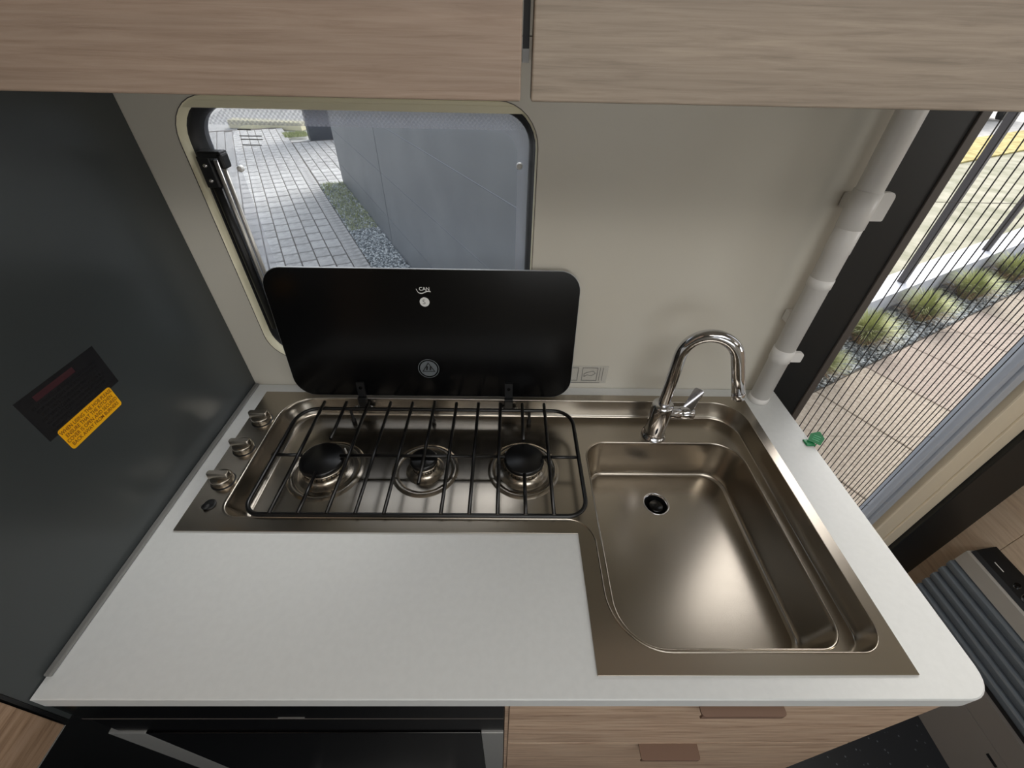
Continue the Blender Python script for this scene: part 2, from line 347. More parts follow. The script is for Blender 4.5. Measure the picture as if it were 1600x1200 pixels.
# ------------------------------------------------------------------ tall cupboard left of the kitchen
tc = tag(empty('tall_cupboard', (0, 0, 0)), 'tall cupboard with a dark grey side panel at the left end of the white worktop', 'cupboard')
MB().plate([(-0.500, 0.834), (-0.470, 0.834), (-0.470, 0.0), (-0.001, 0.0), (-0.001, 1.94), (-0.500, 1.94)], [], -0.012, 0.0, 'YZ').build('side_panel', DARKM, tc)
box('edge_strip', BLACKM, -0.013, 0.0005, -0.5035, -0.5005, 0.834, 1.94, tc)
box('carcass', DARKM, -0.600, -0.014, -0.465, -0.001, 0.0, 1.94, tc)
box('lower_door', BLACKM, -0.600, -0.0145, -0.475, -0.4655, 0.02, 0.82, tc, 0.001)
dd = box('upper_door', WOODO, -0.0165, -0.0005, -0.900, -0.505, 0.834, 1.90, tc, 0.0008)
box('edge_band', ALUG, -0.0165, -0.0005, -0.900, -0.505, 0.8325, 0.8338, dd)

# ------------------------------------------------------------------ worktop
hobL = [(0.032, -0.310), (0.582, -0.311), (0.582, -0.4765), (0.9315, -0.4755), (0.9315, -0.0250), (0.032, -0.0245)]
def inset(P, d): # rectilinear L inset
    return [(P[0][0]+d, P[0][1]+d), (P[1][0]+d, P[1][1]+d), (P[2][0]+d, P[2][1]+d), (P[3][0]-d, P[3][1]+d), (P[4][0]-d, P[4][1]-d), (P[5][0]+d, P[5][1]-d)]
wt = empty('worktop'); tag(wt, 'pale grey-white laminate worktop holding the steel hob and sink', 'worktop')
outer = rpoly([(0.0005, -0.4975), (1.003, -0.4975), (1.003, -0.0005), (0.0005, -0.0005)], [0, 0.030, 0, 0], 8)
cut = inset(hobL, 0.004)
wm = MB().plate(outer, [cut], 0.8765, 0.8985)
# small bevel lip on top
def scale_in(L, d):
    cx, cy = 0.5, -0.25; o_ = []
    for x, y in L: o_.append((x-d if x > 0.9 else x+d*(x < 0.01), y+d if y < -0.3 else y-d*(y > -0.01)))
    return o_
wm2 = MB(); top = scale_in(outer, 0.0012)
wm.loft([lift(outer, 0.8985), lift(top, 0.9)], smooth=False)
wm.plate(top, [cut], 0.9, 0.9)
wm.build('slab', WORKM, wt)
sealo = box('seal_strip', SEALM, 0.0006, 0.0085, -0.478, -0.003, 0.9002, 0.9045, b=0.0015)
tag(sealo, 'thin clear seal strip between the dark side panel and the worktop', 'seal')

# ------------------------------------------------------------------ hob and sink unit
un = tag(empty('hob_and_sink_unit', (0, 0, 0)), 'stainless steel combined three-burner hob and sink set into the worktop', 'hob')
ZF = 0.9022; ZL = 0.870
#            FL            inner corner      sink FL         sink FR        back R          back L
ridgeP = [(0.077, -0.2905), (0.6035, -0.2905), (0.6035, -0.4555), (0.9155, -0.4555), (0.9155, -0.0405), (0.077, -0.0400)]
floorP = [(0.103, -0.2800), (0.6120, -0.2800), (0.6120, -0.4480), (0.9075, -0.4480), (0.9075, -0.0530), (0.101, -0.0530)]
RR = [0.026, 0.036, 0.066, 0.032, 0.055, 0.052]; RF = [0.020, 0.030, 0.058, 0.026, 0.046, 0.042]
seg = 12
ridge = rpoly(ridgeP, RR, seg); flo = rpoly(floorP, RF, seg)
m_ = MB()
m_.plate(hobL, [ridge], ZF, ZF)
m_.loft([lift(hobL, 0.8985), lift(hobL, 0.9012), lift(inset(hobL, 0.0008), ZF)], smooth=False)
loops = [lift(ridge, ZF), lift(lerp(ridge, flo, 0.06), ZF+0.0012), lift(lerp(ridge, flo, 0.13), ZF+0.0013), lift(lerp(ridge, flo, 0.18), ZF+0.0004), lift(lerp(ridge, flo, 0.22), ZF-0.003)]
for t_, z_ in ((0.35, 0.893), (0.6, 0.8810), (0.74, 0.8745), (0.86, 0.8712), (1.0, ZL)): loops.append(lift(lerp(ridge, flo, t_), z_))
m_.loft(loops)
bt = rpoly([(0.619, -0.4425), (0.8945, -0.4425), (0.8945, -0.1130), (0.619, -0.1130)], [0.058, 0.032, 0.050, 0.038], seg)
bb = rpoly([(0.637, -0.4250), (0.8760, -0.4250), (0.8760, -0.1310), (0.637, -0.1310)], [0.040, 0.024, 0.034, 0.026], seg)
m_.plate(flo, [bt], ZL, ZL)
ZB = 0.795
bl = [lift(bt, ZL), lift(lerp(bt, bb, 0.05), ZL+0.0007), lift(lerp(bt, bb, 0.10), ZL+0.0006), lift(lerp(bt, bb, 0.15), ZL-0.0012), lift(lerp(bt, bb, 0.19), ZL-0.006), lift(lerp(bt, bb, 0.45), 0.822), lift(lerp(bt, bb, 0.56), 0.8060), lift(lerp(bt, bb, 0.66), 0.7995), lift(lerp(bt, bb, 0.80), 0.7962), lift(bb, ZB)]
m_.loft(bl)
dc = (0.7475, -0.1905); circ = lambda r, n=28: [(dc[0]+r*math.cos(2*PI*k/n), dc[1]+r*math.sin(2*PI*k/n)) for k in range(n)]
m_.plate(bb, [circ(0.0225)], ZB, ZB)
m_.build('steel_top', STEEL, un, recalc=False)
dn = MB().lathe((dc[0], dc[1], 0), [(0.0228, ZB), (0.0222, ZB+0.0010), (0.0205, ZB+0.0002), (0.0190, ZB-0.004)], 32).build('drain', CHROME, un)
MB().lathe((dc[0], dc[1], 0), [(0.0190, ZB-0.003), (0.0188, ZB-0.02), (0.0001, ZB-0.02)], 28).build('drain_well', BLACKM, dn)
MB().lathe((dc[0]+0.001, dc[1]-0.001, 0), [(0.0001, ZB-0.004), (0.011, ZB-0.004), (0.0135, ZB-0.006), (0.0135, ZB-0.018)], 24).build('drain_plug', BLACKG, dn)
# burners
for (bx, by, rc, rr, nmx) in ((0.187, -0.181, 0.0345, 0.056, 'large'), (0.349, -0.179, 0.0215, 0.049, 'small'), (0.511, -0.177, 0.0320, 0.053, 'large')):
    rg = MB().lathe((bx, by, 0), [(rr-0.006, ZL+0.0002), (rr-0.0035, ZL+0.0020), (rr, ZL+0.0028), (rr+0.003, ZL+0.0018), (rr+0.006, ZL+0.0001)], 48).build('burner_ring', STEEL, un, recalc=False)
    bs = MB().lathe((bx, by, 0), [(rc+0.010, ZL), (rc+0.006, ZL+0.002), (rc-0.004, ZL+0.004), (rc-0.004, ZL+0.010), (rc-0.001, ZL+0.012), (rc-0.001, ZL+0.0185), (rc-0.004, ZL+0.0195), (0.0001, ZL+0.0195)], 40)
    bs = bs.build('burner', STEEL, un, recalc=False)
    MB().lathe((bx, by, 0), [(rc-0.006, ZL+0.0195), (rc-0.003, ZL+0.0200), (rc, ZL+0.022), (rc+0.0008, ZL+0.0250), (rc, ZL+0.0285), (rc-0.003, ZL+0.0300), (0.0001, ZL+0.0305)], 40).build('burner_cap', WIREM, bs)
    sl = MB()
    for k in range(28):
        a = 2*PI*k/28; c_, s_ = math.cos(a), math.sin(a); q = rc-0.0008
        P0 = Vector((bx+c_*q, by+s_*q, ZL+0.0152)); tx = Vector((-s_, c_, 0)); n_ = Vector((c_, s_, 0)); uz = Vector((0, 0, 1))
        vs = [P0+tx*i*0.0009+uz*j*0.0022+n_*k2 for k2 in (-0.001, 0.0004) for j in (-1, 1) for i in (-1, 1)]
        sl.add(vs, [(4, 5, 7, 6), (0, 1, 5, 4), (2, 3, 7, 6), (0, 2, 6, 4), (1, 3, 7, 5)])
    so = sl.build('flame_slots', BLACKM, bs); so['kind'] = 'stuff'
    MB().tube([(bx+rc*0.75, by+rc*0.85, ZL), (bx+rc*0.75, by+rc*0.85, ZL+0.020)], [0.0022, 0.0012], 8).build('spark_pin', WHITEP, un)
    MB().tube([(bx-rc*0.9, by+rc*0.75, ZL), (bx-rc*0.9, by+rc*0.75, ZL+0.016)], 0.0018, 8).build('flame_sensor', ALU, un)
# knobs
for ky in (-0.1005, -0.1650, -0.2290):
    kb = MB().lathe((0.0580, ky, 0), [(0.0155, ZF), (0.0155, ZF+0.0015), (0.0148, ZF+0.0100), (0.0138, ZF+0.0120), (0.0001, ZF+0.0120)], 32).build('knob', STEEL, un)
    g_ = MB(); prof = rpoly([(-0.0170, -0.0045), (0.0150, -0.0045), (0.0150, 0.0045), (-0.0170, 0.0045)], 0.003, 4)
    g_.loft([[(0.058+a, ky+b, ZF+z) for a, b in [(p[0]*s, p[1]*s2) for p in prof]] for z, s, s2 in ((0.0115, 1, 1.15), (0.0205, 0.97, 0.95), (0.0215, 0.93, 0.75))], False, True)
    g_.build('knob_grip', STEEL, kb)
    MB().lathe((0.0580, ky, 0), [(0.0172, ZF+0.0001), (0.0165, ZF+0.0009), (0.0150, ZF+0.0009)], 28).build('knob_washer', BLACKM, kb)
ig = MB().lathe((0.0600, -0.2700, 0), [(0.0085, ZF), (0.0085, ZF+0.0018), (0.0060, ZF+0.0022), (0.0001, ZF+0.0022)], 20).lathe((0.0570, -0.2745, 0), [(0.005, ZF+0.002), (0.005, ZF+0.004), (0.0001, ZF+0.0042)], 16).build('ignition_button', BLACKM, un)
# glass lid leaning back
LB = Vector((0, -0.0460, 0.9160)); LT = Vector((0, -0.0105, 1.1455)); ld = (LT-LB); lh = ld.length; lu = ld.normalized(); ln = Vector((0, -lu.z, lu.y))
lid2 = rpoly([(0.1045, 0.0), (0.5965, 0.0), (0.5965, lh), (0.0980, lh)], [0.036, 0.036, 0.033, 0.033], 10)
def onlid(a, b, h=0.0): return Vector((a, LB.y, LB.z))+lu*b+ln*h
ls = MB(); n_ = len(lid2); cx = 0.35; cy = lh/2
def shr(L, d): return [(a+(d if a < cx else -d), b+(d if b < cy else -d)) for a, b in L]
ls.loft([[onlid(a, b, -0.0025) for a, b in shr(lid2, 0.0006)], [onlid(a, b, -0.0020) for a, b in lid2], [onlid(a, b, 0.0020) for a, b in lid2], [onlid(a, b, 0.0025) for a, b in shr(lid2, 0.0006)]], True, True, smooth=False)
lidM = mat('black_glass_lid', (5, 5, 6), 0.20, spec=0.28); LIDEDGE = mat('lid_glass_edge', (160, 162, 164), 0.25)
ls.mi = [1]*(3*n_)+[0, 0]; 
lid = ls.build('glass_lid', lidM, un, mats=[lidM, LIDEDGE])
for hx in (0.2210, 0.4855):
    h_ = MB()
    P = [onlid(hx-0.007, 0.030, 0.0028), onlid(hx+0.007, 0.030, 0.0028), onlid(hx+0.007, -0.004, 0.0028), onlid(hx-0.007, -0.004, 0.0028)]
    Q = [p+ln*0.004 for p in P]
    h_.add(P+Q, [(0, 1, 2, 3), (4, 5, 6, 7), (0, 1, 5, 4), (1, 2, 6, 5), (2, 3, 7, 6), (3, 0, 4, 7)])
    h_.box(hx-0.0075, hx+0.0075, -0.0590, -0.0500, 0.888, 0.9180, 0.001)
    h_.box(hx-0.0145, hx+0.0145, -0.0575, -0.0515, 0.886, 0.8935, 0.001)
    ho = h_.build('lid_hinge', BLACKM, un)
    p = onlid(hx, 0.019, 0.0070); MB().tube([p, p+ln*0.0018], [0.0032, 0.0026], 12).build('hinge_pin', BLACKG, ho)
    for sx_ in (-0.0130, 0.0130): MB().lathe((hx+sx_, -0.0590, 0.8945), [(0.0001, -0.0032), (0.0030, -0.003), (0.0052, -0.0012), (0.0052, 0.001)], 14, 'Y').build('hinge_screw', CHROME, ho)
def disc_on_lid(a, b, r, h, m, name, parent, r0=0.0, n=32):
    q = MB()
    if r0: q.loft([[onlid(a+r0*math.cos(2*PI*k/n), b+r0*math.sin(2*PI*k/n), h) for k in range(n)], [onlid(a+r*math.cos(2*PI*k/n), b+r*math.sin(2*PI*k/n), h) for k in range(n)]], smooth=False)
    else: q.add([onlid(a+r*math.cos(2*PI*k/n), b+r*math.sin(2*PI*k/n), h) for k in range(n)], [tuple(range(n))])
    return q.build(name, m, parent, recalc=False)
disc_on_lid(0.3490, 0.1795, 0.0078, 0.0029, WHITEL, 'round_sticker', lid)
textmesh('sticker_print', 'S', 0.011, GREYT, lid, onlid(0.3455, 0.1760, 0.0031), (1, 0, 0), lu)
disc_on_lid(0.3450, 0.0575, 0.0185, 0.0028, BADGE, 'warning_badge', lid, 0.0174)
disc_on_lid(0.3450, 0.0575, 0.0150, 0.0028, BADGE, 'warning_badge_disc', lid)
bp = MB(); T0 = [onlid(0.3335, 0.0515, 0.0031), onlid(0.3565, 0.0515, 0.0031), onlid(0.345, 0.0700, 0.0031)]; cI = sum(T0, Vector())/3
T1 = [cI+(p-cI)*0.78 for p in T0]; bp.add(T0+T1, [(0, 1, 4, 3), (1, 2, 5, 4), (2, 0, 3, 5)])
for k in range(2): 
    a = onlid(0.340+0.006*k, 0.0545, 0.0031); bp.add([a, a+Vector((0.003, 0, 0)), a+Vector((0.0045, 0, 0))+lu*0.008, a+Vector((0.0015, 0, 0))+lu*0.008], [(0, 1, 2, 3)])
bp.build('warning_badge_print', BLACKM, lid, recalc=False)
textmesh('lid_lettering', 'CAN', 0.0078, WHITEL, lid, onlid(0.3420, 0.1985, 0.0029), (1, 0, 0), lu, bold=0.0001)
sw = MB(); up_ = []; dn_ = []
for k in range(17):
    t_ = k/16; a = 0.3375+0.0225*t_; b = 0.1955+0.0018*math.sin(t_*2*PI*1.0+2.6)+(0.004*(1-t_/0.12) if t_ < 0.12 else 0); up_.append(onlid(a, b+0.0009, 0.0029)); dn_.append(onlid(a, b-0.0007, 0.0029))
sw.loft([up_, dn_], closed=False, smooth=False); sw.build('lid_swoosh', WHITEL, lid, recalc=False)

# ------------------------------------------------------------------ pan support grid
ps = tag(empty('pan_support', (0, 0, 0)), 'black wire pan support grid lying over the three gas burners', 'pan support')
GZ = 0.905
fr = rpoly([(0.1130, -0.2865), (0.5985, -0.2865), (0.5985, -0.0720), (0.1150, -0.0720)], [0.024, 0.028, 0.034, 0.034], 8)
L_ = [(a, b, GZ) for a, b in fr]; P_ = [Vector(p) for p in L_]; loops = []
nL = len(P_)
for i, p in enumerate(P_):
    t_ = ((P_[(i+1) % nL]-p).normalized()+(p-P_[i-1]).normalized()).normalized(); s_ = Vector((t_.y, -t_.x, 0))
    loops.append([p+s_*0.0033*math.cos(a)+Vector((0, 0, 0.0033*math.sin(a))) for a in [2*PI*k/10 for k in range(10)]])
loops.append(loops[0]); MB().loft(loops).build('grid_frame', WIREM, ps)
wz = GZ+0.0038; wr = 0.0028
xw = [0.153+0.0397*i for i in range(11)]
for i, x_ in enumerate(xw):
    if i in (1, 9): segs_ = [(-0.058, -0.148), (-0.216, -0.2875)]
    elif i == 5: segs_ = [(-0.055, -0.236)]
    else: segs_ = [(-0.058, -0.2875)]
    for a, b in segs_: MB().tube([(x_, a, wz), (x_, b, wz)], wr, 8).build('wire', WIREM, ps)
for a, b in ((0.080, 0.1560), (0.2170, 0.4800), (0.5400, 0.6010)): MB().tube([(max(a, 0.109), -0.1790, GZ-0.0005), (b, -0.1790, GZ-0.0005)], 0.0027, 8).build('crossbar', WIREM, ps)
for fx, fy in ((0.180, -0.2865), (0.2, -0.2865), (0.346, -0.2865), (0.492, -0.2865), (0.519, -0.2865), (0.2020, -0.0720), (0.3480, -0.0720), (0.5235, -0.0720)):
    b_ = ZL+0.0004 if fy > -0.2 else 0.8745
    MB().lathe((fx, fy, 0), [(0.0001, b_), (0.0042, b_), (0.0042, b_+0.010), (0.0026, b_+0.012), (0.0026, GZ)], 12).build('rubber_foot', BLACKM, ps)

# ------------------------------------------------------------------ faucet
fa = tag(empty('faucet', (0, 0, 0)), 'chrome swan-neck mixer tap standing behind the steel sink bowl', 'faucet')
fx, fy = 0.7490, -0.0960
MB().lathe((fx, fy, 0), [(0.0215, ZL+0.0001), (0.0215, ZL+0.004), (0.0190, ZL+0.0055), (0.0172, ZL+0.008), (0.0168, ZL+0.012), (0.0175, ZL+0.014), (0.0178, ZL+0.074), (0.0165, ZL+0.0775), (0.0095, ZL+0.0785)], 40).build('body', CHROME, fa)
path = [Vector((fx, fy, ZL+0.07+0.0136*k)) for k in range(9)]; z1 = path[-1].z
dx = Vector((0.94, -0.342, 0)); R_ = 0.0400
for k in range(1, 25):
    a = PI*k/24*0.90; path.append(Vector((fx, fy, z1))+dx*(R_-R_*math.cos(a))+Vector((0, 0, R_*math.sin(a)*1.12)))
e_ = path[-1]; td = (path[-1]-path[-2]).normalized(); path += [e_+td*0.030, e_+td*0.062]
MB().tube(path, 0.0097, 24).build('spout', CHROME, fa)
tp = path[-1]; MB().tube([tp, tp+td*0.001, tp+td*0.011, tp+td*0.012], [0.0097, 0.0101, 0.0101, 0.0085], 28).build('aerator', CHROME, fa)
lz = ZL+0.056
lv = MB().lathe((fx, fy, lz), [(0.0115, 0.014), (0.0115, 0.0315), (0.0105, 0.0325), (0.0105, 0.0335), (0.0118, 0.0345), (0.0118, 0.0535), (0.0105, 0.0555), (0.0001, 0.0555)], 32, 'X').build('lever_cartridge', CHROME, fa)
lp = MB(); prof = rpoly([(-0.0085, 0), (0.0085, 0), (0.0085, 0.040), (-0.0085, 0.040)], [0.002, 0.002, 0.004, 0.004], 4)
base = Vector((fx+0.0445, fy, lz+0.009)); du = Vector((0.50, 0.50, 0.70)).normalized(); dw = Vector((0.6, -0.8, -0.05)); dw = (dw-du*dw.dot(du)).normalized(); dn2 = du.cross(dw)
lp.loft([[base+dw*a+du*b+dn2*h for a, b in prof] for h in (-0.0016, 0.0016)], True, True, smooth=False); lp.build('lever', CHROME, fa)

# ------------------------------------------------------------------ white tube in the corner by the door
tb = tag(empty('corner_tube', (0, 0, 0)), 'white plastic tube with wall clips standing upright between back wall and door', 'tube')
tx, ty = 0.9590, -0.0300
MB().tube([(tx, ty, 0.9005), (tx, ty, 1.94)], 0.0162, 24).build('pipe', WHITEP, tb)
for z0, z1, r_ in ((1.225, 1.275, 0.0176), (1.135, 1.150, 0.0172), (1.190, 1.2255, 0.0168), (0.995, 1.020, 0.0174), (0.9003, 0.912, 0.0176)):
    MB().lathe((tx, ty, 0), [(0.0160, z0), (r_, z0+0.0008), (r_, z1-0.0008), (0.0160, z1)], 28).build('clip_collar', WHITEP, tb)
for z0, z1 in ((1.238, 1.275), (0.998, 1.018)):
    ct = MB(); pr = rpoly([(tx+0.012, z0), (tx+0.030, z0), (tx+0.030, z1), (tx+0.012, z1)], [0.002, 0.002, 0.008, 0.004], 5)
    ct.plate(pr, [], ty-0.012, ty-0.006, 'XZ').build('clip_tab', WHITEP, tb)
for z_ in (1.06, 1.245): box('wall_clip', WHITEP, tx-0.010, tx+0.010, -0.016, -0.0005, z_, z_+0.02, tb, 0.002)

# ------------------------------------------------------------------ green tag on the worktop edge
gt = tag(empty('green_clip', (0, 0, 0)), 'small green plastic tag on the right edge of the worktop', 'tag')
cl = MB(); pr = rpoly([(-0.0095, 0.0), (0.0095, 0.0), (0.0105, 0.013), (0.0, 0.0215), (-0.0105, 0.013)], 0.001, 2)
gc = Vector((1.0030, -0.1420, 0.9032)); gx = Vector((0.80, -0.60, 0)).normalized(); gy = Vector((0.35, 0.47, 0.80)).normalized(); gn = gx.cross(gy)
cl.loft([[gc+gx*a+gy*b+gn*h for a, b in pr] for h in (-0.001, 0.001)], True, True, smooth=False); co_ = cl.build('tag_plate', GREEN, gt)
box('tag_foot', GREEN, 0.989, 1.0045, -0.147, -0.133, 0.9002, 0.9028, gt, 0.001)
mk = MB()
for k in range(3):
    a = gc+gx*(-0.005)+gy*(0.005+0.0035*k)+gn*0.0013; mk.add([a, a+gx*0.010, a+gx*0.010+gy*0.0010, a+gy*0.0010], [(0, 1, 2, 3)])
mk.build('tag_marks', GREENL, gt, recalc=False)

# ------------------------------------------------------------------ base cabinet with drawers, oven
bc = tag(empty('base_cabinet', (0, 0, 0)), 'wood-effect drawer cabinet under the sink half of the worktop', 'cabinet')
box('side_panel', WOODY, 0.9600, 0.9740, -0.4740, -0.012, 0.0, 0.871, bc, 0.0006)
MB().plate([(-0.490, 0.0), (-0.012, 0.0), (-0.012, 0.860), (-0.318, 0.860), (-0.318, 0.876), (-0.490, 0.876)], [], 0.4835, 0.4880, 'YZ').build('side_panel', WOODD, bc)
box('back_panel', WOODD, 0.4885, 0.9595, -0.0115, -0.004, 0.0, 0.871, bc)
box('base_panel', WOODD, 0.4885, 0.9595, -0.474, -0.012, 0.06, 0.075, bc)
zt = [0.8755, 0.6620, 0.4400, 0.2200]; zb = [0.6645, 0.4425, 0.2225, 0.0400]
for i in range(4):
    hx0, hx1 = (0.694, 0.786) if i == 0 else (0.674, 0.757); hy = -0.5055 if i == 0 else -0.5110
    d_ = box('drawer', WOODD, 0.4885, 0.9735, -0.4930, -0.4755, zb[i], zt[i], bc, 0.0008)
    hz = zt[i]-0.0040
    hl = MB(); hl.plate(rpoly([(hx0, -0.4931), (hx0, hy), (hx1, hy), (hx1, -0.4931)], [0, 0.004, 0.004, 0], 5), [], hz-0.0025, hz); hl.box(hx0+0.001, hx1-0.001, hy+0.0006, hy+0.0030, hz-0.012, hz-0.0026, 0.0005); hl.build('handle', BROWN, d_)
ov = tag(empty('oven', (0, 0, 0)), 'black glass oven with silver side trims under the hob', 'oven')
box('housing', BLACKM, -0.0125+0.014, 0.4825, -0.478, -0.06, 0.10, 0.862, ov)
box('top_fascia', BLACKG, 0.0015, 0.4825, -0.4965, -0.4785, 0.8190, 0.8755, ov, 0.0008)
cp = box('control_panel', BLACKG, 0.0015, 0.4825, -0.4950, -0.4785, 0.7510, 0.8170, ov, 0.0008)
box('fascia_strip', GREYBR, 0.0015, 0.4825, -0.4968, -0.4790, 0.8172, 0.8188, ov)
MB().lathe((0.200, -0.4951, 0.845), [(0.0001, -0.0008), (0.002, -0.0006), (0.0022, 0.0004)], 12, 'Y').build('indicator', GREYT, ov)
box('vent_line', GREYT, 0.225, 0.255, -0.4971, -0.4950, 0.8225, 0.8238, ov)
od = box('oven_door', BLACKG, 0.0345, 0.4535, -0.4970, -0.4785, 0.20, 0.7470, ov, 0.0008)
box('side_trim', ALUG, -0.0120, 0.0340, -0.4970, -0.4785, 0.20, 0.7470, ov, 0.0008)
box('side_trim', ALUG, 0.4540, 0.4822, -0.4970, -0.4785, 0.20, 0.7470, ov, 0.0008)
MB().tube([(0.10, -0.516, 0.30), (0.39, -0.516, 0.30)], 0.005, 12).box(0.11, 0.12, -0.516, -0.497, 0.296, 0.304).box(0.37, 0.38, -0.516, -0.497, 0.296, 0.304).build('door_handle', ALUG, od)
box('plinth', BLACKM, 0.0015, 0.4825, -0.470, -0.455, 0.0, 0.10, ov)

# ------------------------------------------------------------------ upper cabinets
def upper(name, label, x0, x1, xs0, xs1, woodm):
    u_ = tag(empty(name, (0, 0, 0)), label, 'cabinet')
    q = MB().box(xs0, xs1, -0.262, -0.0005, 1.4120, 1.4240).box(xs0, xs0+0.012, -0.262, -0.0005, 1.4245, 1.940).box(xs1-0.012, xs1, -0.262, -0.0005, 1.4245, 1.940).box(xs0+0.0125, xs1-0.0125, -0.012, -0.0005, 1.4245, 1.940)
    q.build('carcass', WALLM, u_)
    d = MB().box(x0, x1, -0.2820, -0.2640, 1.3905, 1.940, 0.0012).build('door', woodm, u_)
    return u_
upper('wall_cabinet', 'wood-effect wall cabinet above the window and hob', -0.0, 0.4880, 0.0005, 0.489, WOODU)
WOODU2 = wood('wood_laminate_upper_grey', (156, 142, 127), (136, 124, 110), (170, 156, 140), 'X')
upper('wall_cabinet', 'wood-effect wall cabinet above the sink and door', 0.4950, 1.0200, 0.4935, 1.0195, WOODU2)
cs = box('cabinet_lock_strip', BLACKM, 0.4890, 0.4934, -0.262, -0.250, 1.418, 1.94); tag(cs, 'dark strip in the gap between the two upper cabinets', 'strip')
bx_ = box('cabinet_bracket', ALUG, 0.4890, 0.4934, -0.264, -0.252, 1.4105, 1.4178); tag(bx_, 'small grey bracket in the gap between the upper cabinets', 'bracket')

# ------------------------------------------------------------------ stickers on the dark side panel
X_ = 0.0006
ys = tag(empty('warning_sticker', (0, 0, 0)), 'yellow warning sticker on the dark grey side panel', 'sticker')
yp = rpoly([(-0.3065, 1.0620), (-0.2310, 1.0620), (-0.2310, 1.0900), (-0.3065, 1.0900)], 0.003, 4)
MB().plate(yp, [], 0.0003, 0.0009, 'YZ').build('sticker_sheet', YEL, ys)
for i, t_ in enumerate(('WHEN USING THE HOB PLEASE', 'ENSURE THAT THE KITCHEN', 'COVER IS OPEN AND SECURED', 'BACK AWAY FROM BURNERS')):
    textmesh('lettering', t_, 0.0062, RUST, ys, (0.00105, -0.2690, 1.0835-0.0060*i), (0, 1, 0), (0, 0, 1), align='CENTER', sx=0.84, bold=0.00006)
bs_ = tag(empty('instruction_label', (0, 0, 0)), 'dark film instruction label above the yellow sticker on the grey panel', 'label')
box('label_film', STK, 0.0001, 0.0003, -0.3170, -0.2165, 1.0865, 1.1395, bs_)
LN = 'WARNING WHEN USING THE COOKER ALWAYS OPEN A WINDOW'
box('red_heading', STKR, 0.0003, 0.0005, -0.3000, -0.2500, 1.1280, 1.1345, bs_)
for i in range(7):
    textmesh('small_print', 'KEEP VENTS CLEAR WHEN THE COOKER IS LIT'[:38-(i % 3)*3], 0.0048, STKT, bs_, (0.00045, -0.2670, 1.1225-0.0052*i), (0, 1, 0), (0, 0, 1), align='CENTER', sx=0.85)
# wall sticker right of the lid
wl = tag(empty('pictogram_label', (0, 0, 0)), 'faint outlined pictogram label low on the back wall beside the black lid', 'label')
CLEARF = see_through('clear_film', (200, 200, 198), 0.12)
box('film', CLEARF, 0.596, 0.672, -0.0006, -0.0002, 0.912, 0.953, wl)
def frame_on_wall(x0, x1, z0, z1, t_, name='outline'):
    MB().plate([(x0, z0), (x1, z0), (x1, z1), (x0, z1)], [[(x0+t_, z0+t_), (x1-t_, z0+t_), (x1-t_, z1-t_), (x0+t_, z1-t_)]], -0.0012, -0.0006, 'XZ').build(name, GREYT, wl)
frame_on_wall(0.6240, 0.6530, 0.9180, 0.9490, 0.0008); frame_on_wall(0.5975, 0.6165, 0.9180, 0.9490, 0.0008)
box('outline', GREYT, 0.5975, 0.6600, -0.0012, -0.0006, 0.9125, 0.9135, wl)
for x_ in (0.6570, 0.6625): box('outline', GREYT, x_, x_+0.0007, -0.0012, -0.0006, 0.9180, 0.9490, wl)
MB().tube([(0.628, -0.0010, 0.928), (0.634, -0.001, 0.932), (0.642, -0.001, 0.930), (0.649, -0.001, 0.936), (0.645, -0.001, 0.941), (0.636, -0.001, 0.939), (0.628, -0.0010, 0.935), (0.628, -0.0010, 0.928)], 0.0005, 5).build('pictogram', GREYT, wl)

# ------------------------------------------------------------------ wardrobe and heater right of the door
wd = tag(empty('wardrobe', (0, 0, 0)), 'pale wood-effect cupboard side behind the grey heater, right of the door', 'cupboard')
box('side_panel', WOODY, 1.6900, 1.7040, -0.1020, -0.0005, 0.0, 1.10, wd, 0.0008)
box('side_panel', WOODY, 1.6900, 1.7040, -1.1, -0.1035, 0.0, 1.10, wd, 0.0008)
box('carcass', WOODY, 1.7045, 2.20, -1.10, -0.0005, 0.0, 1.09, wd)
box('top_board', WOODY, 1.6890, 2.21, -1.11, -0.0005, 1.1005, 1.118, wd, 0.001)
ht = tag(empty('gas_heater', (0, 0, 0)), 'grey ribbed heater with black control top standing against the wood cupboard', 'heater')
Y0, Y1 = -0.090, -0.72
def extr(name, prof, m, parent, y0=Y0, y1=Y1, smooth=True):
    q = MB(); q.loft([[(x, y0, z) for x, z in prof], [(x, y1, z) for x, z in prof]], True, True, smooth=smooth); return q.build(name, m, parent)
def extro(name, prof, m, parent, y0=Y0, y1=Y1):
    q = MB(); n = len(prof)
    q.add([(x, y0, z) for x, z in prof]+[(x, y1, z) for x, z in prof], [(i, (i+1) % n, (i+1) % n+n, i+n) for i in range(n)]+[tuple(range(n)), tuple(range(n, 2*n))]); return q.build(name, m, parent)
extro('lower_panel', [(1.630, 0.001), (1.6895, 0.001), (1.6895, 0.166), (1.630, 0.166)], HEATB, ht, Y0-0.01)
up_l = extro('lower_panel', [(1.6305, 0.1675), (1.6895, 0.1675), (1.6895, 0.236), (1.6305, 0.236)], HEATB, ht, Y0-0.01)
box('vent_slot', BLACKM, 1.6292, 1.6300, -0.452, -0.428, 0.135, 0.143, ht)
extro('recess', [(1.640, 0.2365), (1.6895, 0.2365), (1.6895, 0.2500), (1.640, 0.2500)], BLACKM, ht, Y0-0.008)
